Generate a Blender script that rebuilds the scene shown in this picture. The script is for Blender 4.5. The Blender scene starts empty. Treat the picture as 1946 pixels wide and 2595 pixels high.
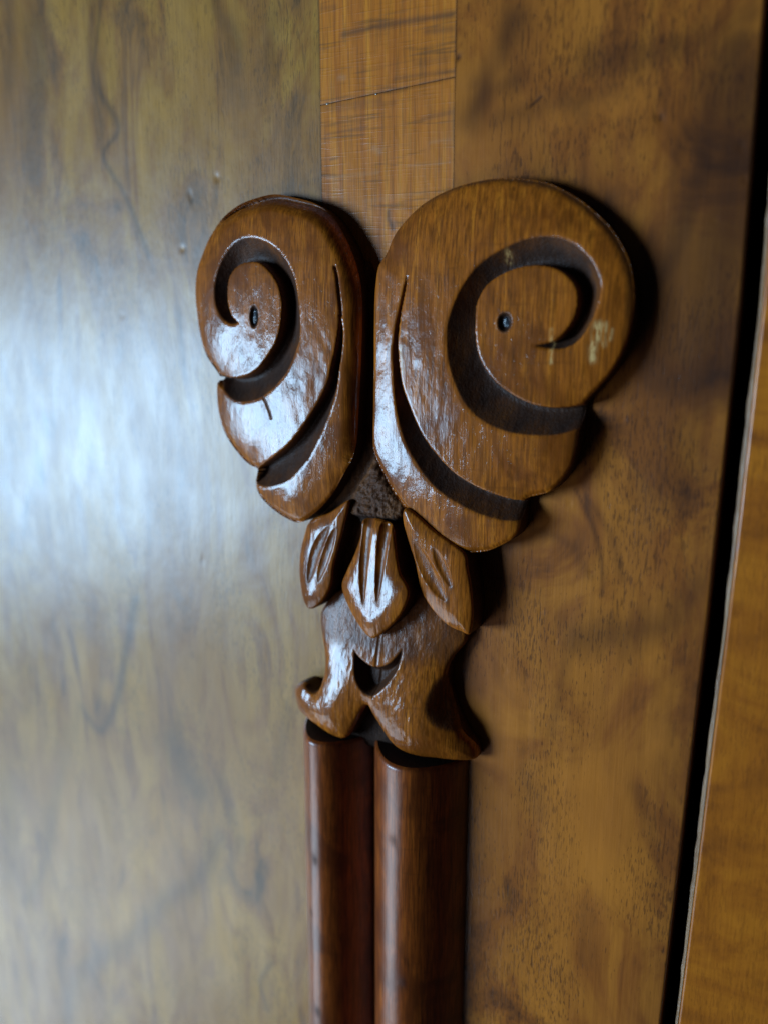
import bpy, math, numpy as np
from mathutils import Matrix, Vector
rng = np.random.default_rng(7)
S = 0.001                                   # everything below is laid out in millimetres
scene = bpy.context.scene
col = scene.collection

# ------------------------------------------------------------------ camera
YAW, PITCH, DIST, FPX = math.radians(29.5), math.radians(10.6), 130.0, 1874.0
FW = np.array([-math.sin(YAW)*math.cos(PITCH), math.cos(YAW)*math.cos(PITCH), -math.sin(PITCH)])
RT = np.array([math.cos(YAW), math.sin(YAW), 0.0])
UP = np.cross(RT, FW)
CAM = -DIST*FW
cd = bpy.data.cameras.new('camera'); cam = bpy.data.objects.new('camera', cd); col.objects.link(cam)
cam.matrix_world = Matrix(((RT[0], UP[0], -FW[0], CAM[0]*S), (RT[1], UP[1], -FW[1], CAM[1]*S),
                           (RT[2], UP[2], -FW[2], CAM[2]*S), (0, 0, 0, 1)))
cd.sensor_fit = 'VERTICAL'; cd.sensor_height = 36.0; cd.lens = 36.0*FPX/2595
cd.clip_start = 0.002; cd.clip_end = 20
cd.dof.use_dof = True; cd.dof.focus_distance = 0.1215; cd.dof.aperture_fstop = 9.5
scene.camera = cam

# ------------------------------------------------------------------ light
w = bpy.data.worlds.new('World'); scene.world = w; w.use_nodes = True
bg = w.node_tree.nodes['Background']; bg.inputs[0].default_value = (0.62, 0.78, 1.0, 1); bg.inputs[1].default_value = 0.012

def area(name, az, el, dist, sx, sy, power, colr):
    """a lamp seen from the carving at az degrees left of the door's normal, el degrees up"""
    a, e = math.radians(az), math.radians(el)
    d = Vector((-math.sin(a)*math.cos(e), -math.cos(a)*math.cos(e), math.sin(e)))
    l = bpy.data.lights.new(name, 'AREA'); l.shape = 'RECTANGLE'; l.size = sx; l.size_y = sy
    l.energy = power; l.color = colr
    o = bpy.data.objects.new(name, l); col.objects.link(o)
    o.location = d*dist; o.rotation_euler = d.to_track_quat('Z', 'Y').to_euler()
    return o
area('window_light', 48, -4, 2.5, 1.0, 0.74, 100.0, (0.43, 0.70, 1.0))
area('room_light', 52, -37, 2.5, 1.5, 0.9, 21.0, (0.66, 0.83, 1.0))

vs = scene.view_settings
vs.view_transform = 'Standard'; vs.look = 'None'; vs.exposure = -0.06; vs.gamma = 1.0; vs.use_curve_mapping = False
scene.cycles.use_denoising = True
scene.cycles.max_bounces = 6

# ------------------------------------------------------------------ helpers
def un(p, h=0.0):
    """photograph coordinates -> door coordinates (x, z) in mm on the plane h mm in front of the door"""
    p = np.atleast_2d(np.asarray(p, float))
    d = FW*FPX + RT*(p[:, :1]-973.0) + UP*(1297.5-p[:, 1:2])
    t = (-h-CAM[1])/d[:, 1]
    q = CAM + d*t[:, None]
    return q[:, [0, 2]]

def smooth(P, closed=True, step=0.45):
    """Catmull-Rom through the points, resampled"""
    P = np.asarray(P, float); n = len(P); out = []
    for i in range(n if closed else n-1):
        if closed: a, b, c, d = P[i-1], P[i], P[(i+1) % n], P[(i+2) % n]
        else: a, b, c, d = P[max(i-1, 0)], P[i], P[i+1], P[min(i+2, n-1)]
        k = max(1, int(np.linalg.norm(c-b)/step)); t = (np.arange(k)/k)[:, None]
        out.append(0.5*(2*b+(c-a)*t+(2*a-5*b+4*c-d)*t**2+(3*b-3*c+d-a)*t**3))
    if not closed: out.append(P[-1:])
    return np.vstack(out)

def seg_dist(Q, P, closed=True):
    """distance from points Q to polyline P, and the closest points"""
    A = P if closed else P[:-1]; B = np.roll(P, -1, 0) if closed else P[1:]
    D = B-A; L = (D**2).sum(1)+1e-12
    best = np.empty(len(Q)); cp = np.empty((len(Q), 2))
    for s in range(0, len(Q), 20000):
        q = Q[s:s+20000]
        t = np.clip(((q[:, None, 0]-A[None, :, 0])*D[:, 0]+(q[:, None, 1]-A[None, :, 1])*D[:, 1])/L, 0, 1)
        dx = A[:, 0]+t*D[:, 0]-q[:, None, 0]; dz = A[:, 1]+t*D[:, 1]-q[:, None, 1]
        d2 = dx*dx+dz*dz; k = d2.argmin(1); r = np.arange(len(q))
        best[s:s+20000] = np.sqrt(d2[r, k]); cp[s:s+20000] = q+np.stack([dx[r, k], dz[r, k]], 1)
    return best, cp

def inside(Q, P):
    B = np.roll(P, -1, 0); res = np.zeros(len(Q), bool)
    for (x0, y0), (x1, y1) in zip(P, B):
        if y0 == y1: continue
        c = ((y0 > Q[:, 1]) != (y1 > Q[:, 1])) & (Q[:, 0] < (x1-x0)*(Q[:, 1]-y0)/(y1-y0)+x0)
        res ^= c
    return res

def sdf(Q, P):
    d, cp = seg_dist(Q, P); return np.where(inside(Q, P), d, -d), cp

def vnoise(Q, sx, sz, seed=0, octaves=3):
    """value noise on (x, z), roughly -1..1"""
    r = np.random.default_rng(seed); T = r.uniform(-1, 1, (256, 256)); out = 0; amp = 1.0; tot = 0
    for o in range(octaves):
        u = Q[:, 0]*sx*2**o+17.3*o+500; v = Q[:, 1]*sz*2**o+9.1*o+500
        i, j = np.floor(u).astype(int), np.floor(v).astype(int); fu, fv = u-i, v-j
        fu = fu*fu*(3-2*fu); fv = fv*fv*(3-2*fv); g = lambda a, b: T[a % 256, b % 256]
        out = out+amp*((g(i, j)*(1-fu)+g(i+1, j)*fu)*(1-fv)+(g(i, j+1)*(1-fu)+g(i+1, j+1)*fu)*fv)
        tot += amp; amp *= 0.5
    return out/tot

def sstep(a, b, x):
    t = np.clip((x-a)/(b-a), 0, 1); return t*t*(3-2*t)

def make_obj(name, verts, faces, mat, parent=None, base=(0, 0, 0), attrs=None, flat_from=None):
    me = bpy.data.meshes.new(name)
    V = (np.asarray(verts, float)-np.asarray(base, float))*S
    me.from_pydata(V.tolist(), [], faces if isinstance(faces, list) else faces.tolist())
    for k, a in (attrs or {}).items():
        at = me.attributes.new(k, 'FLOAT', 'POINT'); at.data.foreach_set('value', np.asarray(a, np.float32))
    me.polygons.foreach_set('use_smooth', np.ones(len(me.polygons), bool))
    me.update()
    if mat: me.materials.append(mat)
    o = bpy.data.objects.new(name, me); col.objects.link(o)
    if parent: o.parent = parent
    else: o.location = Vector(base)*S
    return o

def thing(name, label, cat, base=(0, 0, 0), group=None):
    o = bpy.data.objects.new(name, None); o.empty_display_size = 0.01; col.objects.link(o)
    o.location = Vector(base)*S; o['label'] = label; o['category'] = cat
    if group: o['group'] = group
    return o

def relief(name, outline, hfun, mat, parent, base, res=0.16, floor=-0.4, attr=None, rough_wall=0.05):
    """a carved solid: the area inside outline (mm), raised to hfun, with walls down to the door"""
    lo, hi = outline.min(0)-res*2, outline.max(0)+res*2
    xs = np.arange(lo[0], hi[0], res); zs = np.arange(lo[1], hi[1], res); nx, nz = len(xs), len(zs)
    Q = np.stack(np.meshgrid(xs, zs, indexing='ij'), -1).reshape(-1, 2)
    d, cp = sdf(Q, outline)
    ok = (d > -0.55*res).reshape(nx, nz)
    cell = ok[:-1, :-1] & ok[1:, :-1] & ok[1:, 1:] & ok[:-1, 1:]
    I, J = np.nonzero(cell); vid = lambda i, j: i*nz+j
    F = np.stack([vid(I, J), vid(I+1, J), vid(I+1, J+1), vid(I, J+1)], 1)
    E = np.vstack([F[:, [0, 1]], F[:, [1, 2]], F[:, [2, 3]], F[:, [3, 0]]])
    key = np.minimum(E[:, 0], E[:, 1]).astype(np.int64)*(nx*nz)+np.maximum(E[:, 0], E[:, 1])
    _, inv, cnt = np.unique(key, return_inverse=True, return_counts=True)
    BE = E[cnt[inv] == 1]; bv = np.unique(BE)
    Q[bv] = cp[bv]; d[bv] = 0.0
    used = np.unique(F); remap = -np.ones(nx*nz, int); remap[used] = np.arange(len(used))
    Q, d, cp = Q[used], np.maximum(d[used], 0), cp[used]; F = remap[F]; BE = remap[BE]
    h = hfun(Q, d, cp)
    V = np.stack([Q[:, 0], -h, Q[:, 1]], 1)
    bl = np.unique(BE); m2 = -np.ones(len(Q), int); n0 = len(Q); m2[bl] = np.arange(len(bl)); nb = len(bl)
    rings = []
    jit = 1.0*np.stack([vnoise(Q[bl], 1.1, 1.1, 3), vnoise(Q[bl]+50, 1.1, 1.1, 4)], 1)*rough_wall
    for k, fr in enumerate((0.0, 0.5, 1.0)):
        hh = h[bl]*(1-fr)+floor*fr; q = Q[bl]+(jit if k == 1 else 0)
        rings.append(np.stack([q[:, 0], -hh, q[:, 1]], 1))
    faces = [F]
    for k in range(2):
        a, b = m2[BE[:, 0]]+n0+k*nb, m2[BE[:, 1]]+n0+k*nb
        faces.append(np.stack([b, a, a+nb, b+nb], 1))
    V = np.vstack([V]+rings); F = np.vstack(faces)
    A = {k: np.concatenate([f(Q, d)]+[np.maximum(np.tile(f(Q[bl], d[bl]), 3), wv)]) for k, (f, wv) in (attr or {}).items()}
    return make_obj(name, V, F, mat, parent, base, A)

def box(name, x0, x1, y0, y1, z0, z1, mat, parent=None, base=(0, 0, 0), bevel=0.0):
    import bmesh
    bm = bmesh.new(); bmesh.ops.create_cube(bm, size=1.0)
    for v in bm.verts:
        v.co = Vector(((x0+x1)/2+v.co.x*(x1-x0), (y0+y1)/2+v.co.y*(y1-y0), (z0+z1)/2+v.co.z*(z1-z0)))
    if bevel: bmesh.ops.bevel(bm, geom=bm.edges[:], offset=bevel, segments=3, affect='EDGES', profile=0.5)
    for v in bm.verts: v.co = (v.co-Vector(base))*S
    me = bpy.data.meshes.new(name); bm.to_mesh(me); bm.free(); me.materials.append(mat)
    o = bpy.data.objects.new(name, me); col.objects.link(o)
    if parent: o.parent = parent
    else: o.location = Vector(base)*S
    return o

# ------------------------------------------------------------------ materials
class NT:
    def __init__(s, name):
        s.m = bpy.data.materials.new(name); s.m.use_nodes = True; s.t = s.m.node_tree
        s.b = s.t.nodes['Principled BSDF']
        tc = s.t.nodes.new('ShaderNodeTexCoord'); s.co = s.vscale(tc.outputs['Object'], (1000, 1000, 1000))
    def n(s, typ, **kw):
        nd = s.t.nodes.new(typ)
        for k, v in kw.items(): setattr(nd, k, v)
        return nd
    def put(s, sock, v):
        if hasattr(v, 'links') or isinstance(v, bpy.types.NodeSocket): s.t.links.new(v, sock)
        else: sock.default_value = v
    def vscale(s, v, k, off=(0, 0, 0)):
        nd = s.n('ShaderNodeMapping'); s.put(nd.inputs[0], v); nd.inputs['Scale'].default_value = k; nd.inputs['Location'].default_value = off
        return nd.outputs[0]
    def noise(s, scale, detail=3, rough=0.5, dist=0.0, off=(0, 0, 0), co=None):
        nd = s.n('ShaderNodeTexNoise'); s.put(nd.inputs['Vector'], s.vscale(co or s.co, scale, off))
        nd.inputs['Scale'].default_value = 1.0; nd.inputs['Detail'].default_value = detail
        nd.inputs['Roughness'].default_value = rough; nd.inputs['Distortion'].default_value = dist
        return nd.outputs['Fac']
    def math(s, op, a, b=0.0, clamp=False):
        nd = s.n('ShaderNodeMath', operation=op, use_clamp=clamp); s.put(nd.inputs[0], a); s.put(nd.inputs[1], b); return nd.outputs[0]
    def ramp(s, f, a, b, lo=0.0, hi=1.0):
        nd = s.n('ShaderNodeMapRange', interpolation_type='SMOOTHSTEP'); s.put(nd.inputs[0], f)
        for i, v in zip((1, 2, 3, 4), (a, b, lo, hi)): nd.inputs[i].default_value = v
        return nd.outputs[0]
    def cramp(s, f, stops):
        nd = s.n('ShaderNodeValToRGB'); s.put(nd.inputs[0], f); e = nd.color_ramp.elements
        while len(e) < len(stops): e.new(0.5)
        for q, (p, c) in zip(e, stops): q.position = p; q.color = (*c, 1)
        return nd.outputs[0]
    def mix(s, f, a, b, mode='MIX'):
        nd = s.n('ShaderNodeMix', data_type='RGBA', blend_type=mode); s.put(nd.inputs[0], f)
        s.put(nd.inputs[6], a if not isinstance(a, tuple) else (*a, 1)); s.put(nd.inputs[7], b if not isinstance(b, tuple) else (*b, 1)); return nd.outputs[2]
    def attr(s, name):
        return s.n('ShaderNodeAttribute', attribute_name=name).outputs['Fac']
    def bump(s, h, dist, strength=1.0, prev=None):
        nd = s.n('ShaderNodeBump'); s.put(nd.inputs['Height'], h); nd.inputs['Distance'].default_value = dist*S
        nd.inputs['Strength'].default_value = strength
        if prev: s.put(nd.inputs['Normal'], prev)
        return nd.outputs[0]
    def fin(s, color, rough, normal=None, coat=0.0, coat_rough=0.1, spec=0.5, coat_normal=None):
        s.put(s.b.inputs['Base Color'], color if not isinstance(color, tuple) else (*color, 1)); s.put(s.b.inputs['Roughness'], rough)
        s.b.inputs['Specular IOR Level'].default_value = spec
        s.put(s.b.inputs['Coat Weight'], coat); s.put(s.b.inputs['Coat Roughness'], coat_rough)
        if normal: s.put(s.b.inputs['Normal'], normal); s.put(s.b.inputs['Coat Normal'], coat_normal or normal)
        return s.m

def veneer_material(name, olive, rich, dark, seed, figure, pores=0.62, gloss=(0.28, 0.35), coat=0.5):
    m = NT(name); o = (seed*13.7, seed*3.1, seed*7.7)
    warp = m.noise((0.045, 1, 0.018), 2, 0.5, 0.0, (o[0]+5, 0, o[2]))
    big = m.noise(figure, 5, 0.58, 2.2, o)
    streak = m.noise((0.55, 1, 0.03), 3, 0.6, 0.6, o)
    fine = m.noise((2.6, 1, 0.10), 3, 0.6, 0.2, o)
    f = m.math('ADD', m.math('MULTIPLY', big, 0.84), m.math('MULTIPLY', streak, 0.16))
    c = m.cramp(f, [(0.30, dark), (0.44, rich), (0.56, olive), (0.72, tuple(min(1, v*1.22) for v in olive))])
    c = m.mix(m.ramp(warp, 0.42, 0.62), c, m.mix(0.55, c, rich))
    c = m.mix(m.ramp(fine, 0.35, 0.65, 0.0, 0.18), c, tuple(v*0.45 for v in rich))
    pore = m.ramp(m.math('MULTIPLY', m.noise((2.4, 1, 0.34), 2, 0.5, 0.3, (o[0]+3, 0, o[2])), m.ramp(m.noise((0.09, 1, 0.05), 2, 0.5, 0, o), 0.42, 0.62, 0.80, 1.06)), 0.585, 0.65)
    c = m.mix(m.math('MULTIPLY', pore, pores), c, tuple(v*0.6 for v in dark))
    pore2 = m.ramp(m.math('MULTIPLY', m.noise((4.2, 1, 0.62), 2, 0.5, 0.2, (o[0]+31, 0, o[2])), m.ramp(m.noise((0.06, 1, 0.04), 2, 0.5, 0, (o[0]+9, 0, 3)), 0.40, 0.60, 0.84, 1.06)), 0.57, 0.64)
    c = m.mix(m.math('MULTIPLY', pore2, min(1, pores*1.3)), c, tuple(v*0.8 for v in dark))
    c = m.mix(m.attr('dark'), c, tuple(v*0.75 for v in dark))
    c = m.mix(m.attr('pale'), c, tuple(min(1, v*1.5) for v in olive))
    pits = m.ramp(m.noise((1.7, 1, 1.1), 1, 0.5, 0.2, (o[0], 0, 40)), 0.68, 0.78)
    wav = m.noise((0.16, 1, 0.10), 3, 0.5, 0.0, o)
    h = m.math('SUBTRACT', m.math('ADD', m.math('MULTIPLY', wav, 0.22), m.math('MULTIPLY', fine, 0.035)), m.math('MULTIPLY', m.math('ADD', pits, pore), 0.007))
    nm = m.bump(h, 0.55)
    return m.fin(c, 0.5, nm, coat, m.ramp(m.noise((0.12, 1, 0.05), 3, 0.6), 0.3, 0.7, *gloss), 0.08)

M_left = veneer_material('walnut_veneer_olive', (0.39, 0.176, 0.024), (0.29, 0.110, 0.015), (0.075, 0.036, 0.012), 1, (0.085, 1, 0.026), 0.3, (0.31, 0.38), 0.80)
M_right = veneer_material('walnut_veneer_brown', (0.42, 0.130, 0.015), (0.28, 0.076, 0.011), (0.062, 0.020, 0.008), 4, (0.048, 1, 0.040), 0.42, (0.19, 0.27))
M_frame = veneer_material('walnut_veneer_red', (0.46, 0.135, 0.009), (0.34, 0.090, 0.007), (0.15, 0.038, 0.006), 8, (0.030, 1, 0.065), 0.2, (0.18, 0.24))

def inlay_material():
    m = NT('cross_cut_inlay_wood')
    v = m.noise((0.9, 1, 0.035), 4, 0.6, 0.5); fine = m.noise((3.0, 1, 0.12), 3, 0.6, 0.3)
    sk = m.vscale(m.co, (1, 1, 1)); rot = m.n('ShaderNodeMapping'); m.put(rot.inputs[0], m.co); rot.inputs['Rotation'].default_value = (0, math.radians(-4), 0)
    ray = m.noise((0.06, 1, 0.75), 3, 0.62, 0.4, (2, 0, 0), rot.outputs[0]); ray2 = m.noise((0.12, 1, 2.2), 2, 0.5, 0.3, (9, 0, 3), rot.outputs[0])
    c = m.cramp(v, [(0.3, (0.36, 0.088, 0.006)), (0.5, (0.52, 0.145, 0.010)), (0.7, (0.64, 0.205, 0.015))])
    c = m.mix(m.ramp(fine, 0.42, 0.7, 0.0, 0.45), c, (0.13, 0.05, 0.012))
    c = m.mix(m.ramp(ray, 0.53, 0.70, 0.0, 0.55), c, (0.12, 0.05, 0.014))
    c = m.mix(m.ramp(ray2, 0.58, 0.74, 0.0, 0.25), c, (0.11, 0.045, 0.012))
    c = m.mix(m.attr('dark'), c, (0.035, 0.024, 0.018))
    c = m.mix(m.math('MULTIPLY', m.attr('pale'), 0.55), c, (0.42, 0.30, 0.20))
    h = m.math('ADD', m.math('MULTIPLY', fine, 0.05), m.math('MULTIPLY', m.ramp(ray2, 0.5, 0.7), 0.02))
    h = m.math('ADD', h, m.math('MULTIPLY', m.noise((0.16, 1, 0.10), 3), 0.45))
    return m.fin(c, 0.5, m.bump(h, 0.5), 0.5, 0.28, 0.15)
M_inlay = inlay_material()

def carved_material(name, a, b, rough, coat_rough, stipple=0.0, coat=0.6):
    m = NT(name)
    g = m.noise((1.1, 0.4, 0.05), 4, 0.6, 0.5); fine = m.noise((4.2, 2, 0.16), 3, 0.65, 0.2); blot = m.noise((0.13, 0.13, 0.10), 3, 0.55, 0.6)
    cross = m.noise((0.10, 0.2, 0.9), 3, 0.6, 0.5)
    c = m.cramp(g, [(0.3, tuple(v*0.7 for v in a)), (0.5, a), (0.72, b)])
    c = m.mix(m.ramp(blot, 0.44, 0.66, 0.0, 0.75), c, tuple(v*k for v, k in zip(a, (0.34, 0.27, 0.3))))
    c = m.mix(m.ramp(fine, 0.40, 0.62, 0.0, 0.75), c, tuple(v*0.36 for v in a))
    pr = m.ramp(m.noise((3.0, 1.5, 0.22), 2, 0.6, 0.3, (7, 0, 3)), 0.60, 0.68); c = m.mix(m.math('MULTIPLY', pr, 0.6), c, tuple(v*0.2 for v in a))
    c = m.mix(m.ramp(cross, 0.56, 0.74, 0.0, 0.35), c, tuple(v*0.35 for v in a))
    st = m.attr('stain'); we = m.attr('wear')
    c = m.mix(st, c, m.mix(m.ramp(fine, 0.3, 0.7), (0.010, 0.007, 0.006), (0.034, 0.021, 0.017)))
    wr = m.math('MULTIPLY', we, m.ramp(m.noise((3.4, 1, 0.5), 3, 0.7), 0.40, 0.58), True)
    c = m.mix(wr, c, (0.72, 0.42, 0.15))
    pit = m.ramp(m.noise((2.0, 2, 1.3), 2, 0.6, 0.3), 0.60, 0.74)
    grit = m.noise((2.6, 2.6, 1.9), 3, 0.7)
    h = m.math('ADD', m.math('MULTIPLY', fine, 0.035), m.math('MULTIPLY', m.noise((0.5, 0.5, 0.35), 3, 0.6), 0.12))
    h = m.math('SUBTRACT', h, m.math('MULTIPLY', pit, 0.02))
    h = m.math('ADD', h, m.math('MULTIPLY', grit, m.math('ADD', m.math('MULTIPLY', st, 0.26), 0.03+stipple)))
    nm = m.bump(h, 0.5)
    return m.fin(c, m.math('ADD', m.math('MULTIPLY', st, 0.2), rough), nm, m.math('SUBTRACT', coat, m.math('MULTIPLY', st, coat*0.8)), m.math('ADD', m.math('MULTIPLY', st, 0.22), coat_rough), 0.07)
M_carve = carved_material('carved_walnut', (0.39, 0.097, 0.006), (0.54, 0.155, 0.010), 0.55, 0.14)
M_rough = carved_material('stippled_walnut', (0.24, 0.085, 0.026), (0.33, 0.125, 0.04), 0.60, 0.24, 0.30, 0.2)
M_rod = carved_material('turned_walnut', (0.31, 0.062, 0.006), (0.46, 0.108, 0.010), 0.45, 0.30, 0.0, 1.0)
mm = NT('dark_iron'); M_nail = mm.fin((0.03, 0.033, 0.04), 0.3, mm.bump(mm.noise((3, 3, 3), 2), 0.2), 0.5, 0.1)
mm = NT('dark_cavity'); M_dark = mm.fin((0.006, 0.005, 0.004), 0.9, None, 0.0, 0.5, 0.1)
mm = NT('raw_edge_wood'); M_edge = mm.fin(mm.cramp(mm.noise((1, 1, 0.08), 3, 0.6), [(0.3, (0.20, 0.09, 0.035)), (0.7, (0.40, 0.21, 0.09))]), 0.5, mm.bump(mm.noise((2.5, 2.5, 0.25), 4, 0.7), 0.5), 0.9, 0.2)
mm = NT('glue'); M_glue = mm.fin((0.20, 0.14, 0.09), 0.25, None, 0.6, 0.12)

# ------------------------------------------------------------------ the door and its neighbour
EDGE = 52.9                                  # right edge of the door, mm
GAPW = 1.9
_e = un([(1937, 0), (1874, 787), (1792, 1561), (1671, 2595)])[::-1]
def edge_shift(z): return np.interp(z, _e[:, 1], _e[:, 0])-EDGE     # the door's edge is not quite straight
SL, SR = -12.1, 12.3                         # inlay strip
def coords(a, b, parts):
    """grid lines: parts = [(upto, step), ...]"""
    out = [a]
    for up, st in parts:
        k = max(1, int(round((up-out[-1])/st))); out += list(np.linspace(out[-1], up, k+1)[1:])
    return np.array(out)

def strokes(Q, lst):
    """wood figure: strength of the listed marks (photo polyline, half width px, strength, ragged) at the points Q"""
    v = np.zeros(len(Q))
    for pts, wd, st, rag in lst:
        P = un(pts); P = smooth(P, False, 1.0) if len(P) > 2 else P
        if len(P) == 1: P = np.vstack([P, P+0.01])
        wmm = wd/13.0*(1.35 if wd > 12 else 1.0); st = min(1, st*(1.1 if P[0, 0] > SR else 0.75))
        lo, hi = P.min(0)-wmm*3, P.max(0)+wmm*3
        k = np.nonzero(((Q > lo) & (Q < hi)).all(1))[0]
        if not len(k): continue
        d, _ = seg_dist(Q[k], P, False)
        d = d*(1+rag*vnoise(Q[k], 0.5, 0.22, 11))
        v[k] = np.maximum(v[k], st*np.exp(-(d/wmm)**2))
    return v

def dents(Q, lst):
    h = np.zeros(len(Q))
    for (px, py), rx, rz, dep, ang in lst:
        c = un((px, py))[0]; dx, dz = (Q-c).T; a = math.radians(ang)
        u = dx*math.cos(a)+dz*math.sin(a); v = -dx*math.sin(a)+dz*math.cos(a)
        r = (u/rx)**2+(v/rz)**2
        h -= 0.36*dep*np.exp(-r/0.55)
    return h

DARK = [([(262, -40), (245, 120), (240, 200), (288, 290), (300, 335), (263, 395), (310, 480), (345, 560), (378, 650)], 9, 0.72, 0.5),
        ([(240, 0), (236, 130), (250, 220)], 22, 0.40, 0.4), ([(95, 60), (98, 180), (90, 300)], 42, 0.6, 0.5), ([(25, 0), (30, 200)], 26, 0.35, 0.5),
        ([(70, 300), (85, 440)], 26, 0.45, 0.5), ([(330, 0), (300, 40)], 16, 0.4, 0.4), ([(545, 0), (555, 40), (600, 90), (603, 180)], 13, 0.5, 0.4),
        ([(690, 40), (680, 160)], 22, 0.40, 0.5), ([(470, 560), (430, 520), (435, 590)], 4, 0.5, 0.2),
        ([(345, 1520), (322, 1640), (300, 1760), (262, 1850), (225, 1820), (205, 1790)], 13, 0.75, 0.2), ([(205, 1790), (150, 2000), (110, 2200), (60, 2290)], 22, 0.45, 0.5),
        ([(440, 1880), (470, 1960), (500, 2000)], 46, 0.75, 0.5), ([(560, 1980), (590, 2080)], 24, 0.5, 0.5), ([(560, 2120), (500, 2230), (420, 2280), (340, 2370), (200, 2470), (170, 2595)], 26, 0.6, 0.4),
        ([(610, 2130), (570, 2230)], 18, 0.5, 0.4), ([(690, 2440), (660, 2490), (680, 2560)], 9, 0.6, 0.2), ([(730, 1800), (700, 1960)], 14, 0.35, 0.6),
        ([(20, 2000), (30, 2200)], 60, 0.35, 0.5),
        ([(1298, 50), (1270, 120), (1240, 200), (1215, 260), (1190, 310)], 24, 0.62, 0.3), ([(1215, 215), (1300, 205)], 22, 0.5, 0.4), ([(1250, 300), (1420, 265), (1560, 230)], 18, 0.32, 0.5),
        ([(1500, 160), (1640, 140), (1780, 100), (1880, 40)], 26, 0.45, 0.5), ([(1850, 120), (1790, 280), (1770, 420), (1735, 520), (1700, 640), (1650, 720), (1620, 790)], 32, 0.7, 0.4),
        ([(1860, 200), (1830, 480), (1800, 700), (1770, 950)], 70, 0.72, 0.5), ([(1720, 620), (1690, 800), (1680, 950)], 50, 0.6, 0.5), ([(1690, 800), (1700, 1000), (1740, 1200)], 60, 0.38, 0.6),
        ([(1455, 1240), (1500, 1340), (1520, 1430), (1522, 1510)], 4, 0.5, 0.6), ([(1480, 1260), (1540, 1350), (1575, 1470)], 6, 0.28, 0.6), ([(1350, 1340), (1440, 1380), (1490, 1460)], 12, 0.25, 0.5),
        ([(1760, 1480), (1700, 1570), (1600, 1600), (1470, 1620)], 30, 0.45, 0.6), ([(1710, 1830), (1705, 1890)], 8, 0.45, 0.2), ([(1440, 1620), (1420, 1740), (1400, 1860)], 12, 0.22, 0.6),
        ([(1620, 2000), (1670, 2150), (1690, 2250)], 16, 0.35, 0.5), ([(1285, 2230), (1290, 2280)], 10, 0.5, 0.2), ([(1330, 1960), (1360, 2050)], 16, 0.25, 0.5),
        ([(1160, 145), (1160, 147)], 6, 0.8, 0.1), ([(1340, 270), (1368, 246)], 4, 0.9, 0.05)]
PALE = [([(270, 1740), (268, 1760)], 22, 0.6, 0.2), ([(230, 1650), (180, 1900), (150, 2200)], 30, 0.30, 0.4), ([(420, 2080), (360, 2230), (300, 2350)], 60, 0.35, 0.5), ([(600, 2200), (560, 2400)], 40, 0.25, 0.5),
        ([(1400, 300), (1600, 250)], 22, 0.22, 0.5), ([(1260, 190), (1220, 60)], 16, 0.22, 0.3), ([(1300, 1750), (1270, 1900)], 40, 0.32, 0.5), ([(1180, 340), (1200, 440)], 30, 0.22, 0.5), ([(560, 560), (590, 320)], 40, 0.15, 0.6),
        ([(1500, 2000), (1450, 2300)], 60, 0.22, 0.5)]
DENTS = [((550, 450), 0.75, 1.0, 0.32, 20), ((484, 497), 0.55, 1.5, 0.22, 15), ((463, 630), 0.7, 0.7, 0.25, 0), ((1352, 258), 0.5, 2.0, 0.4, -52), ((1660, 300), 0.5, 1.2, 0.35, 25), ((1855, 375), 0.35, 0.9, 0.25, 20),
         ((1865, 458), 0.4, 0.6, 0.25, 40), ((1485, 1062), 0.4, 0.7, 0.3, 15), ((1570, 1063), 0.5, 0.5, 0.2, 0), ((1160, 146), 0.7, 0.7, 0.3, 0), ((515, 1420), 0.5, 1.4, 0.2, 0), ((1500, 375), 0.4, 0.4, 0.15, 0),
         ((1495, 1450), 0.45, 0.4, 0.2, 0), ((1370, 1550), 0.5, 0.4, 0.25, 0), ((1405, 1625), 0.4, 0.5, 0.25, 0), ((1270, 1600), 0.4, 0.5, 0.22, 0), ((1280, 1700), 0.3, 0.6, 0.22, 0), ((1440, 1275), 0.3, 0.6, 0.2, 10),
         ((630, 800), 0.4, 0.5, 0.15, 0), ((310, 800), 0.4, 0.9, 0.15, 10), ((1790, 560), 0.3, 0.5, 0.2, 30)]

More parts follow.
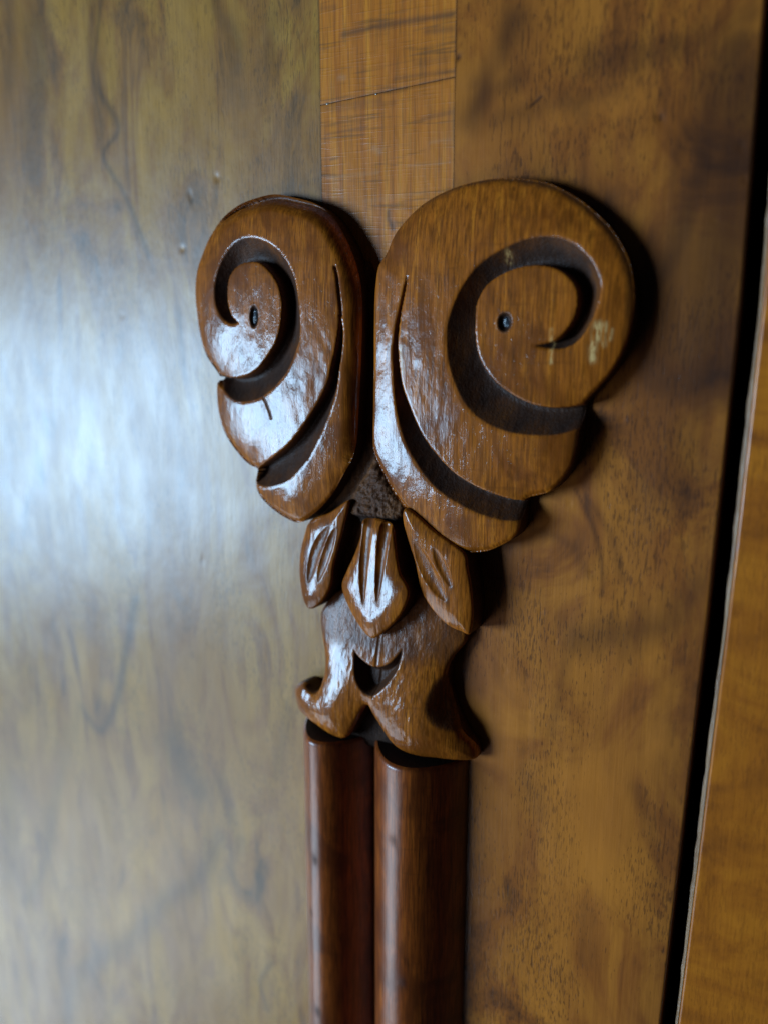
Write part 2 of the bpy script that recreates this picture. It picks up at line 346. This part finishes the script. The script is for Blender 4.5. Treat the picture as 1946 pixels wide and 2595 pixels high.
def board(name, xs, zs, mat, parent, base, top=0.0, thick=18.0, extra=None, dent=True, warp=None):
    nx, nz = len(xs), len(zs)
    Q = np.stack(np.meshgrid(xs, zs, indexing='ij'), -1).reshape(-1, 2)
    h = top+(dents(Q, DENTS) if dent else 0)+0.0*Q[:, 0]
    dk = strokes(Q, DARK) if dent else np.zeros(len(Q)); pl = strokes(Q, PALE) if dent else np.zeros(len(Q))
    if extra:
        e = extra(Q); h = h+e.get('h', 0); dk = np.maximum(dk, e.get('dark', 0)); pl = np.maximum(pl, e.get('pale', 0))
    V = np.stack([Q[:, 0]+(warp(Q) if warp else 0), -h, Q[:, 1]], 1); vid = lambda i, j: i*nz+j
    I, J = [a.ravel() for a in np.meshgrid(np.arange(nx-1), np.arange(nz-1), indexing='ij')]
    F = [np.stack([vid(I, J), vid(I+1, J), vid(I+1, J+1), vid(I, J+1)], 1)]
    loop = np.array([vid(i, 0) for i in range(nx)]+[vid(nx-1, j) for j in range(1, nz)]+[vid(i, nz-1) for i in range(nx-2, -1, -1)]+[vid(0, j) for j in range(nz-2, 0, -1)])
    n0, L = len(V), len(loop); a = np.arange(L); b = (a+1) % L
    W1 = V[loop]; W2 = W1.copy(); W2[:, 1] = thick
    V = np.vstack([V, W1, W2]); F.append(np.stack([n0+b, n0+a, n0+L+a, n0+L+b], 1))
    A = {'dark': np.concatenate([dk, dk[loop], dk[loop]]), 'pale': np.concatenate([pl, pl[loop], pl[loop]])}
    return make_obj(name, V, np.vstack(F), mat, parent, base, A)

DB = (0, 0, -200)
door = thing('cabinet', 'flat walnut veneered cabinet door behind the carving, with an inlaid centre strip', 'cabinet', DB)
zz = coords(-200, 0, [(-135, 5), (-60, 0.6), (96, 0.36), (150, 5)])
def edge_round(x_edge, side, r=0.5):
    def f(Q):
        d = np.clip((x_edge-Q[:, 0])*side, 0, r); return {'h': -(r-np.sqrt(np.maximum(r*r-(r-d)**2, 0)))}
    return f
def seam(x_edge):
    def f(Q):
        d = np.abs(Q[:, 0]-x_edge); return {'dark': 0.75*np.exp(-(d/0.16)**2)*(0.6+0.4*vnoise(Q, 1, 0.3, 5))}
    return f
board('veneer_sheet', coords(-240, 0, [(-125, 6), (-60, 0.6), (SL-0.05, 0.36)]), zz, M_left, door, DB, extra=seam(SL-0.05))
def right_extra(Q):
    e = edge_round(EDGE, 1, 0.35)(Q); e['dark'] = np.maximum(seam(SR+0.05)(Q)['dark'], 0.35*sstep(44, 54, Q[:, 0]+2*vnoise(Q, 0.1, 0.03, 8))); return e
board('veneer_sheet', coords(SR+0.05, 0, [(EDGE-0.7, 0.36), (EDGE, 0.1)]), zz, M_right, door, DB, extra=right_extra, warp=lambda Q: edge_shift(Q[:, 1])*np.clip((Q[:, 0]-SR)/(EDGE-SR), 0, 1)**2)
# cross-cut inlay blocks between the sheets; the joints slope a little
jt1 = un([(812, 248), (1150, 217)]); jt2 = un([(810, 100), (1150, 38)])
J = [-200.0, -12.0, float(jt1[:, 1].mean()), 150.0]
INL_DARK = [([(870, 88), (960, 66), (1060, 50), (1146, 36)], 6, 0.75, 0.5), ([(1080, 80), (1146, 74)], 6, 0.55, 0.4), ([(812, 22), (850, 18)], 7, 0.4, 0.5), ([(1000, 200), (1110, 184), (1148, 180)], 5, 0.45, 0.5),
            ([(830, 340), (930, 322)], 4, 0.5, 0.4), ([(1070, 300), (1148, 284)], 5, 0.5, 0.4), ([(1060, 160), (1130, 148)], 9, 0.35, 0.5), ([(960, 255), (820, 272)], 8, 0.35, 0.5), ([(838, 405), (858, 398)], 3, 0.7, 0.2),
            ([(985, 535), (985, 555), (996, 580)], 5, 0.9, 0.1), ([(840, 280), (1000, 262)], 5, 0.3, 0.5)]
INL_PALE = [([(948, 375), (962, 384)], 6, 0.6, 0.2), ([(1090, 360), (1148, 350)], 3, 0.4, 0.3), ([(830, 452), (960, 436)], 3, 0.45, 0.3), ([(1030, 422), (1140, 410)], 3, 0.35, 0.3), ([(860, 196), (874, 197)], 5, 0.5, 0.2), ([(925, 510), (1070, 490)], 4, 0.3, 0.4)]
for k in range(3):
    def iex(Q, k=k):
        g = 0.0*Q[:, 0]
        for zj in J[1:3]: g = np.maximum(g, np.exp(-((Q[:, 1]-zj)/0.22)**2)*(0.5+0.5*vnoise(Q, 0.8, 0.1, 21)))
        s = np.maximum(seam(SL)(Q)['dark'], seam(SR)(Q)['dark'])
        return {'h': -0.05*g+0.02, 'dark': np.maximum(np.maximum(0.8*g, s), strokes(Q, INL_DARK)), 'pale': strokes(Q, INL_PALE)}
    zi = zz[(zz > J[k]+0.3) & (zz < J[k+1]-0.3)]
    zi = np.concatenate([[J[k]+0.04], [J[k]+0.2], zi, [J[k+1]-0.2], [J[k+1]-0.04]])
    board('inlay_block', coords(SL, 0, [(SR, 0.3)]), zi, M_inlay, door, DB, extra=iex)
# beads of old glue squeezed out of the upper joint
def blob(name, c, r, mat, parent, base, h=0.5, seed=0, seg=14, rings=6):
    rr = np.random.default_rng(seed); V = []; ph = rr.uniform(0, 6, 3)
    for i in range(rings+1):
        t = i/rings*math.pi/2
        for j in range(seg):
            a = 2*math.pi*j/seg; wob = 1+0.14*math.sin(2*a+ph[0])+0.1*math.sin(3*a+ph[1])
            V.append((c[0]+r[0]*math.cos(t)*math.cos(a)*wob, -(c[1]+h*math.sin(t)), c[2]+r[1]*math.cos(t)*math.sin(a)*wob))
    F = [(i*seg+j, i*seg+(j+1) % seg, (i+1)*seg+(j+1) % seg, (i+1)*seg+j) for i in range(rings) for j in range(seg)]
    return make_obj(name, V, F, mat, parent, base)
for k, (px, py) in enumerate([(830, 247), (953, 233)]):
    q = un((px, py))[0]
    blob('glue_bead', (q[0], -0.12, J[2]+rng.uniform(-0.1, 0.1)), (rng.uniform(0.2, 0.5), rng.uniform(0.12, 0.22)), M_glue, door, DB, 0.22, k)

frame = thing('cabinet_frame_stile', 'reddish walnut frame board right of the dark gap, with a worn pale edge', 'frame board', (EDGE+GAPW, 0, -200))
fx = EDGE+GAPW; FB = (fx, 0, -200)
def fr_ex(Q):
    d = np.clip(Q[:, 0]-(fx+0.7), 0, 0.5); return {'h': -(0.5-np.sqrt(np.maximum(0.25-(0.5-d)**2, 0)))+0.0}
board('veneer_sheet', coords(fx+0.7, 0, [(fx+1.3, 0.1), (fx+25, 0.6), (fx+90, 5)]), zz, M_frame, frame, FB, top=0.4, dent=False, extra=fr_ex, warp=lambda Q: edge_shift(Q[:, 1]))
# worn lipping along its left edge: a ragged chamfer facing the window
ze = coords(-200, 0, [(-135, 5), (96, 0.3), (150, 5)]); n = len(ze); Qe = np.stack([ze*0, ze], 1)
rag = 0.16*vnoise(Qe, 1, 0.35, 31)+0.12*vnoise(Qe, 1, 0.06, 32)
prof = [(0.12, 18), (0.12, 2.6), (0.15, 1.0), (0.26, 0.38), (0.47, 0.02), (0.695, -0.20)]
esh = edge_shift(ze)
V = np.vstack([np.stack([fx+esh+px+rag*(0.25+0.75*(k > 1))*(k < 5), np.full(n, py)+0.12*vnoise(Qe, 1, 0.5, 40+k)*(1 < k < 5), ze], 1) for k, (px, py) in enumerate(prof)])
F = [(k*n+j, (k+1)*n+j, (k+1)*n+j+1, k*n+j+1) for k in range(len(prof)-1) for j in range(n-1)]
make_obj('edge_lipping', V, F, M_edge, frame, FB)
bk = box('cabinet_carcass', -240, fx+90, 18.5, 24, -200, 150, M_dark, None, (0, 18.5, -200)); bk['kind'] = 'structure'

# ------------------------------------------------------------------ the carving
OB = (0, 0, -45)
orn = thing('carved_ornament', 'carved walnut capital of two scrolled volutes over three fluted leaves and a collar', 'wood carving', OB)

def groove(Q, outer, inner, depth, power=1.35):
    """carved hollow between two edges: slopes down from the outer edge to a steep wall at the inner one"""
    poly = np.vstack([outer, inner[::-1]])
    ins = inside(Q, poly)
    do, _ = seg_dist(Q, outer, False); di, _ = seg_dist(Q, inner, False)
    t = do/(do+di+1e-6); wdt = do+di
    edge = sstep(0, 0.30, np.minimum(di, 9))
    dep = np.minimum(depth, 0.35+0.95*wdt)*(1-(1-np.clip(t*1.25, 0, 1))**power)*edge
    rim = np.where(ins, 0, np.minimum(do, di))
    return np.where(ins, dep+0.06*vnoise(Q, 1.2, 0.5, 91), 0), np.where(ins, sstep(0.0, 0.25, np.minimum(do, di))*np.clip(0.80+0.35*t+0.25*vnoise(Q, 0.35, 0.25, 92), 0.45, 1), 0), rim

def volute(outline, grooves, H, cracks, nailpt, nail_r, wear, tilt, seed, roll=1.2):
    O = smooth(un(outline, H-1.6), True)
    G = [(smooth(un(a, H-0.4), False, 0.4), smooth(un(b, H-0.4), False, 0.4), dp) for a, b, dp in grooves]
    cr = [(smooth(un(c, H), False, 0.5), wd, dp) for c, wd, dp in cracks]
    np_ = un(nailpt, H)[0]
    memo = {}
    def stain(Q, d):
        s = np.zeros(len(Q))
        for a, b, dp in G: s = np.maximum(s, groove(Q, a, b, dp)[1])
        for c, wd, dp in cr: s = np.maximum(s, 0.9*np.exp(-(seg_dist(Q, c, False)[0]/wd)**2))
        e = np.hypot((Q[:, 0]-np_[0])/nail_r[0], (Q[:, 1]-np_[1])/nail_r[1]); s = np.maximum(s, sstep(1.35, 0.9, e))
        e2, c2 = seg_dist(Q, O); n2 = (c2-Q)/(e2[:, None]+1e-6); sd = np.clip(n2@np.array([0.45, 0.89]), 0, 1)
        s = np.maximum(s, 0.85*sd**0.8*np.exp(-(e2/(0.55+0.35*vnoise(Q, 0.4, 0.4, seed+5)))**2))   # darker band along the upper arris, fading inwards
        return s*0.92
    def wearf(Q, d):
        v = np.zeros(len(Q))
        for pts, wd, st in wear:
            P = un(pts, H); v = np.maximum(v, st*np.exp(-(seg_dist(Q, P, False)[0]/(wd/13))**2))
        return v
    def hf(Q, d, cp):
        n = (cp-Q); n /= (np.linalg.norm(n, axis=1)[:, None]+1e-6)
        side = np.clip(n@np.array([0.62, 0.78]), 0, 1)
        low = np.clip(n@np.array([-0.45, -0.89]), 0, 1); r = 0.35+1.1*low**1.5
        h = H-r+np.sqrt(np.maximum(r*r-np.clip(r-d, 0, r)**2, 0))
        h += -1.45*np.exp(-d/5.0)                      # gentle cushion towards the edges
        h -= side**1.2*np.maximum(0, roll-d)**2*0.42
        c = O.mean(0); h += tilt[0]*(Q[:, 0]-c[0])+tilt[1]*(Q[:, 1]-c[1])
        h += 0.09*vnoise(Q, 0.30, 0.2, seed)+0.008*vnoise(Q, 1.6, 0.4, seed+1)
        for a, b, dp in G:
            g, _, rim = groove(Q, a, b, dp); h -= g
            h -= 0.06*np.exp(-(rim/0.2)**2)*(rim > 0)
        for c_, wd, dp in cr: h -= dp*np.exp(-(seg_dist(Q, c_, False)[0]/wd)**2)
        e = np.hypot((Q[:, 0]-np_[0])/nail_r[0], (Q[:, 1]-np_[1])/nail_r[1]); h -= 0.75*sstep(1.15, 0.6, e)
        return np.maximum(h, 0.5)
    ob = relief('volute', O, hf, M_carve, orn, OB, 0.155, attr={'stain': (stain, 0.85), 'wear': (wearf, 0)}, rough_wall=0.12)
    nl = blob('nail', (np_[0], H-1.15, np_[1]), (nail_r[0]*0.66, nail_r[1]*0.66), M_nail, ob, OB, 0.35, seed)
    return ob

L_OUT = [(552, 954), (513, 897), (496, 844), (485, 781), (481, 731), (486, 682), (500, 639), (520, 592), (546, 552), (583, 521), (622, 503), (682, 489), (738, 498), (795, 515), (838, 546), (868, 590), (893, 640), (910, 690), (920, 745), (923, 831), (921, 920),
         (918, 1008), (914, 1110), (902, 1160), (882, 1197), (862, 1235), (844, 1260), (815, 1291), (782, 1316), (768, 1321), (750, 1318), (717, 1301), (688, 1280), (663, 1254), (653, 1225), (657, 1188), (645, 1182), (623, 1168), (590, 1131), (565, 1092), (551, 1045), (545, 1005), (546, 972)]
L_G1o = [(600, 818), (592, 822), (576, 821), (553, 804), (536, 775), (531, 741), (533, 708), (543, 672), (559, 639), (583, 612), (609, 599), (632, 598), (662, 606), (689, 622), (712, 642), (728, 665), (745, 698), (755, 735), (762, 775), (766, 824), (764, 864), (758, 884), (748, 912), (731, 947), (703, 980), (674, 1003), (645, 1016), (609, 1020), (583, 1012), (563, 994), (541, 968)]
L_G1i = [(600, 816), (583, 798), (573, 768), (570, 738), (574, 705), (586, 682), (606, 667), (632, 662), (656, 667), (675, 682), (692, 702), (705, 725), (714, 758), (715, 791), (712, 828), (702, 864), (685, 894), (672, 913), (656, 931), (634, 946), (601, 955), (572, 955), (541, 948)]
L_G2i = [(858, 790), (860, 815), (858, 840), (853, 881), (843, 930), (836, 965), (818, 1008), (793, 1052), (764, 1095), (731, 1131), (692, 1160), (650, 1186)]
L_G2o = [(862, 790), (871, 830), (872, 864), (869, 900), (865, 936), (858, 994), (844, 1045), (822, 1103), (793, 1160), (760, 1200), (731, 1222), (703, 1231), (674, 1235), (644, 1228)]
R_OUT = [(946, 709), (953, 670), (972, 641), (992, 593), (1016, 559), (1054, 521), (1093, 494), (1141, 472), (1189, 458), (1247, 448), (1310, 449), (1373, 458), (1421, 478), (1464, 504), (1505, 537), (1545, 578), (1576, 627), (1594, 670), (1604, 728), (1604, 786), (1595, 839), (1575, 897), (1546, 945), (1515, 982), (1484, 1014), (1474, 1032),
         (1472, 1060), (1467, 1098), (1461, 1136), (1449, 1178), (1427, 1212), (1398, 1241), (1378, 1250), (1350, 1256), (1332, 1264), (1326, 1280), (1323, 1317), (1318, 1342), (1301, 1363), (1271, 1380), (1238, 1393), (1195, 1397), (1162, 1391), (1119, 1368), (1081, 1338), (1043, 1304), (1022, 1279), (997, 1245), (976, 1207), (959, 1174), (949, 1148), (945, 1119), (945, 1034), (944, 930), (943, 834), (943, 762)]
R_G1o = [(1352, 876), (1382, 884), (1421, 886), (1455, 873), (1479, 848), (1498, 815), (1512, 776), (1522, 733), (1517, 699), (1503, 665), (1479, 636), (1450, 612), (1416, 598), (1382, 594), (1344, 598), (1305, 610), (1257, 634), (1213, 665), (1180, 704), (1156, 747), (1141, 786), (1131, 824), (1129, 863), (1136, 921), (1151, 969), (1175, 1017), (1209, 1056), (1247, 1080), (1295, 1097), (1344, 1104), (1392, 1105), (1430, 1099), (1464, 1088), (1492, 1076)]
R_G1i = [(1352, 874), (1382, 868), (1411, 858), (1435, 834), (1455, 800), (1462, 757), (1455, 723), (1430, 694), (1397, 677), (1358, 672), (1315, 677), (1276, 692), (1242, 713), (1221, 738), (1206, 776), (1204, 819), (1207, 868), (1218, 911), (1242, 950), (1271, 979), (1315, 1008), (1353, 1024), (1397, 1031), (1440, 1029), (1474, 1022), (1496, 1012)]
R_G2o = [(1024, 700), (1016, 728), (1004, 781), (994, 834), (989, 892), (992, 945), (997, 1003), (1008, 1065), (1027, 1123), (1056, 1174), (1090, 1220), (1128, 1254), (1170, 1279), (1212, 1300), (1250, 1313), (1288, 1321), (1340, 1322)]
R_G2i = [(1028, 702), (1021, 745), (1013, 786), (1006, 848), (1007, 906), (1018, 974), (1040, 1032), (1069, 1095), (1107, 1148), (1153, 1195), (1204, 1228), (1246, 1247), (1288, 1262), (1340, 1272)]
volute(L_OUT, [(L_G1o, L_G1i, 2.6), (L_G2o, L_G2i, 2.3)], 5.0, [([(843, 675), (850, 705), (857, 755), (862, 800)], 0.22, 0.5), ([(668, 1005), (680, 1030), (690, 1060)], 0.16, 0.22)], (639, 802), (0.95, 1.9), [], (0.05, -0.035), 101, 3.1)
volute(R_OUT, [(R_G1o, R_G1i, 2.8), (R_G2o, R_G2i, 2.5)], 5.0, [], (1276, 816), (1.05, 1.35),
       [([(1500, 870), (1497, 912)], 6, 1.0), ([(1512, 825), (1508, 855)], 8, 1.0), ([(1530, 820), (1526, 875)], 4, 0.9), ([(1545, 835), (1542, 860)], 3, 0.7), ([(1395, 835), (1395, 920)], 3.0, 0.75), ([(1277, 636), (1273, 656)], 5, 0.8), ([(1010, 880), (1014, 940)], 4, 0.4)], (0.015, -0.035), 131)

# low ground left between the volutes and behind the leaves
WEB = smooth(un([(900, 700), (925, 660), (944, 690), (975, 760), (990, 1000), (1000, 1180), (1090, 1330), (1160, 1400), (1120, 1470), (1010, 1500), (900, 1500), (820, 1450), (800, 1330), (860, 1200), (890, 1000), (890, 800)], 1.2))
zero = lambda Q, d: np.zeros(len(Q))
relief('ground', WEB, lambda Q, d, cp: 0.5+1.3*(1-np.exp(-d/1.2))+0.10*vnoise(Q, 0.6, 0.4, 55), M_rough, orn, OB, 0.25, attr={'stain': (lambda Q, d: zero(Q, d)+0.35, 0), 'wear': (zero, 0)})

WEB2 = smooth(un([(790, 1790), (900, 1780), (1000, 1790), (1150, 1850), (1165, 1915), (1000, 1915), (800, 1860)], 2.0))
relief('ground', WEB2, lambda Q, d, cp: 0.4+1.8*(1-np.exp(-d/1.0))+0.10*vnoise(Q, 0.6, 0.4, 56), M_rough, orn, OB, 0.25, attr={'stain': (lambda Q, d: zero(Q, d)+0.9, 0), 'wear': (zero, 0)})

# rough bud in the notch between the volutes
BUD = smooth(un([(944, 1150), (962, 1190), (990, 1240), (1022, 1285), (1020, 1306), (1004, 1330), (1000, 1372), (965, 1380), (925, 1372), (905, 1336), (888, 1306), (878, 1288), (900, 1240), (922, 1196)], 3.6))
b_top, b_mid, b_bot = [un((950, y), 3.6)[0][1] for y in (1150, 1310, 1378)]
def bud_h(Q, d, cp):
    t = (b_top-Q[:, 1])/(b_top-b_mid)
    h = 2.6+1.9*np.clip(t, 0, 1)**0.8-1.5*sstep(b_mid+0.4, b_mid-0.7, Q[:, 1])*sstep(-0.9, 0.6, vnoise(Q, 0.5, 0.9, 61)+0.4)
    return h-1.0*np.exp(-d/0.7)+0.42*vnoise(Q, 1.5, 1.5, 62, 4)+0.35*vnoise(Q, 0.5, 0.5, 63)
relief('bud', BUD, bud_h, M_rough, orn, OB, 0.15, attr={'stain': (lambda Q, d: np.clip(0.25+0.75*sstep(b_mid+0.9, b_mid-0.2, Q[:, 1]), 0, 0.95), 0), 'wear': (zero, 0)})

def leaf(outline, H, tilt, dome, flutes, seed, tap=True):
    O = smooth(un(outline, H-0.4)); c = O.mean(0)
    FL = [(smooth(un(p, H), False, 0.5), wd, dp) for p, wd, dp in flutes]
    def hf(Q, d, cp):
        r = 0.35; h = H-r+np.sqrt(np.maximum(r*r-np.clip(r-d, 0, r)**2, 0))
        h += -dome*np.clip(1-d/3.0, 0, 1)**2+tilt[0]*(Q[:, 0]-c[0])+tilt[1]*(Q[:, 1]-c[1])
        for p, wd, dp in FL:
            dd, cq = seg_dist(Q, p, False); ch = p[-1]-p[0]; t = np.clip(((cq-p[0])@ch)/(ch@ch), 0, 1); w_ = 1.35*wd*np.sqrt(np.clip(np.sin(np.pi*(t if tap else 0.5+0.5*t)), 0.02, 1)); h -= dp*np.clip(1-(dd/w_)**2, 0, 1)*(w_/(1.35*wd))
        return np.maximum(h+0.05*vnoise(Q, 0.9, 0.4, seed)+0.02*vnoise(Q, 3, 0.7, seed+1), 0.4)
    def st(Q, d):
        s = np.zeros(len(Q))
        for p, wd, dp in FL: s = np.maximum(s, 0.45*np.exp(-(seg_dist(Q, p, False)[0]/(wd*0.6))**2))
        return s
    return relief('leaf', O, hf, M_carve, orn, OB, 0.13, attr={'stain': (st, 0.85), 'wear': (zero, 0)}, rough_wall=0.1)
leaf([(880, 1268), (830, 1300), (776, 1322), (760, 1362), (752, 1402), (752, 1449), (758, 1485), (767, 1518), (780, 1539), (794, 1542), (816, 1528), (834, 1503), (845, 1474), (848, 1431), (859, 1387), (868, 1351), (874, 1322), (880, 1293)], 5.4, (0.17, -0.09), 0.6,
     [([(832, 1335), (800, 1400), (781, 1478)], 0.95, 0.5), ([(850, 1340), (826, 1410), (809, 1474)], 0.75, 0.45)], 201)
leaf([(905, 1322), (901, 1359), (888, 1402), (870, 1445), (856, 1481), (863, 1514), (888, 1557), (917, 1594), (946, 1616), (975, 1601), (1011, 1568), (1033, 1532), (1041, 1500), (1033, 1478), (1015, 1453), (1004, 1413), (996, 1370), (985, 1335), (945, 1318)], 6.6, (0.15, -0.10), 0.8,
     [([(922, 1325), (917, 1440), (921, 1530)], 0.95, 0.85), ([(968, 1340), (962, 1450), (959, 1525)], 0.85, 0.85)], 221, False)
leaf([(1018, 1322), (1033, 1380), (1047, 1424), (1054, 1460), (1062, 1496), (1083, 1536), (1112, 1572), (1141, 1594), (1167, 1604), (1186, 1611), (1194, 1575), (1195, 1532), (1190, 1481), (1183, 1442), (1176, 1404), (1140, 1375), (1098, 1345), (1047, 1300), (1022, 1290)], 5.8, (0.02, 0.02), 0.7,
     [([(1048, 1375), (1084, 1450), (1128, 1522)], 1.15, 0.65), ([(1098, 1390), (1122, 1440), (1142, 1488)], 0.7, 0.4)], 241)

# collar that caps the two reeds
COL = smooth(un([(806, 1545), (800, 1573), (809, 1620), (819, 1656), (824, 1699), (817, 1735), (803, 1752), (786, 1744), (768, 1733), (750, 1738), (733, 1750), (738, 1781), (752, 1806), (776, 1820), (809, 1836), (844, 1855), (876, 1866), (894, 1855), (911, 1824), (936, 1782), (950, 1801), (970, 1832), (990, 1862), (1013, 1887),
                 (1040, 1902), (1075, 1913), (1111, 1921), (1150, 1932), (1190, 1939), (1198, 1920), (1188, 1895), (1168, 1868), (1148, 1826), (1132, 1781), (1124, 1738), (1127, 1699), (1142, 1667), (1164, 1640), (1172, 1605), (1176, 1560), (1100, 1500), (960, 1470), (850, 1500)], 4.3))
CRES = smooth(un([(882, 1607), (888, 1652), (915, 1679), (946, 1693), (978, 1683), (1007, 1652), (1003, 1699), (986, 1730), (962, 1757), (939, 1769), (915, 1758), (895, 1726), (886, 1680)], 6.4))
CR_R = smooth(un([(1100, 1720), (1075, 1770), (1078, 1810), (1105, 1845), (1150, 1868), (1200, 1880), (1180, 1800), (1150, 1720)], 5.4))
CR_L = smooth(un([(828, 1690), (822, 1738), (803, 1756), (775, 1740), (790, 1715), (812, 1692)], 4.0))
VEIN = smooth(un([(946, 1610), (944, 1690), (941, 1770)], 6.5), False)
LOBE = [smooth(un(p, 5.5), False) for p in ([(936, 1775), (950, 1801), (990, 1862), (1013, 1887)], [(936, 1775), (911, 1824), (894, 1855)])]
cx = 0.35
def collar_h(Q, d, cp):
    u = np.clip((Q[:, 0]-cx)/19.5, -1, 1); h = 2.0+4.2*np.sqrt(np.maximum(1-u*u, 0))
    r = 0.7; h += -r+np.sqrt(np.maximum(r*r-np.clip(r-d, 0, r)**2, 0))-1.2*np.exp(-d/2.0)+0.3
    zc = un((960, 1800), 6)[0][1]
    h *= 1-0.45*sstep(un((960, 1800), 5)[0][1], un((960, 1520), 5)[0][1], Q[:, 1])
    for s in (-1, 1): h += 1.0*np.exp(-(((Q[:, 0]-cx-s*9.3)/6.5)**2+((Q[:, 1]-zc+3)/6.5)**2))   # the two swelling lobes
    for P, dp, sl in ((CRES, 2.6, 1.0), (CR_R, 1.9, 2.2), (CR_L, 1.6, 0.9)):
        s, _ = sdf(Q, P); h -= dp*sstep(0, sl*1.6, s)
    h -= 0.25*np.exp(-(seg_dist(Q, VEIN, False)[0]/0.16)**2)
    return np.maximum(h+0.07*vnoise(Q, 0.7, 0.5, 71)+0.03*vnoise(Q, 2.5, 1.0, 72), 0.4)
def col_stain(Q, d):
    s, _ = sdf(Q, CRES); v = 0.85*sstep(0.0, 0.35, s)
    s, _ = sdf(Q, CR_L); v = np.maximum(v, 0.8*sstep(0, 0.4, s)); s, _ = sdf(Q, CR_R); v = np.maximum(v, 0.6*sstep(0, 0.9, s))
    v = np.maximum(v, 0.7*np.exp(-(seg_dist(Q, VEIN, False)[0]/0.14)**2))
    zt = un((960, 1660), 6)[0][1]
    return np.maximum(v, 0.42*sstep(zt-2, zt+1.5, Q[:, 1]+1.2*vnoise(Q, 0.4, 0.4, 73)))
relief('collar', COL, collar_h, M_carve, orn, OB, 0.15, attr={'stain': (col_stain, 0.8), 'wear': (zero, 0)}, rough_wall=0.1)

# ------------------------------------------------------------------ the reeds
RB = (0, 0, -200)
reed = thing('reed_moulding', 'pair of polished half-round walnut reeds running down from the carved collar', 'moulding', RB)
def rod(x0, x1, hgt, ztop, seed):
    na = 44; zs = np.concatenate([[0, 0.08, 0.2, 0.4, 0.7, 1.2], np.linspace(2, 150, 260)])
    V = []
    for s in zs:
        ins = 0.55*(1-min(s/0.7, 1))**2                       # the worn rim at the cut end
        for i in range(na+1):
            a = math.pi*i/na; u = -math.cos(a)
            V.append(((x0+x1)/2+u*((x1-x0)/2-ins), max(0, (hgt-ins)*(1-abs(u)**2.05)), ztop-s))
    V = np.array(V); Q = V[:, [0, 2]]
    V[:, 1] = -(V[:, 1]*(1+0.012*vnoise(Q, 0.2, 0.04, seed))+0.05*vnoise(Q, 0.35, 0.05, seed))
    W = na+1; m = len(zs)
    F = [(k*W+i, (k+1)*W+i, (k+1)*W+i+1, k*W+i+1) for k in range(m-1) for i in range(na)]
    n0 = len(V); top = V[:W].copy(); low = top*np.array([1, 0, 1])
    V = np.vstack([V, top, low])
    F += [(n0+i, n0+i+1, n0+W+i+1, n0+W+i) for i in range(na)]
    st = np.zeros(len(V)); st[n0:] = 0.95
    for px, py in ((812, 2165), (818, 2545), (800, 2300), (1012, 2110), (1035, 2465)):
        q = un((px, py), 6)[0]; st = np.maximum(st, 0.8*np.exp(-(((V[:, 0]-q[0])/0.5)**2+((V[:, 2]-q[1])/1.1)**2)))
    return make_obj('reed', V, F, M_rod, reed, RB, {'stain': st, 'wear': st*0})
rod(-17.7, -2.2, 8.0, -42.6, 81); rod(-2.0, 17.0, 8.6, -42.4, 85)
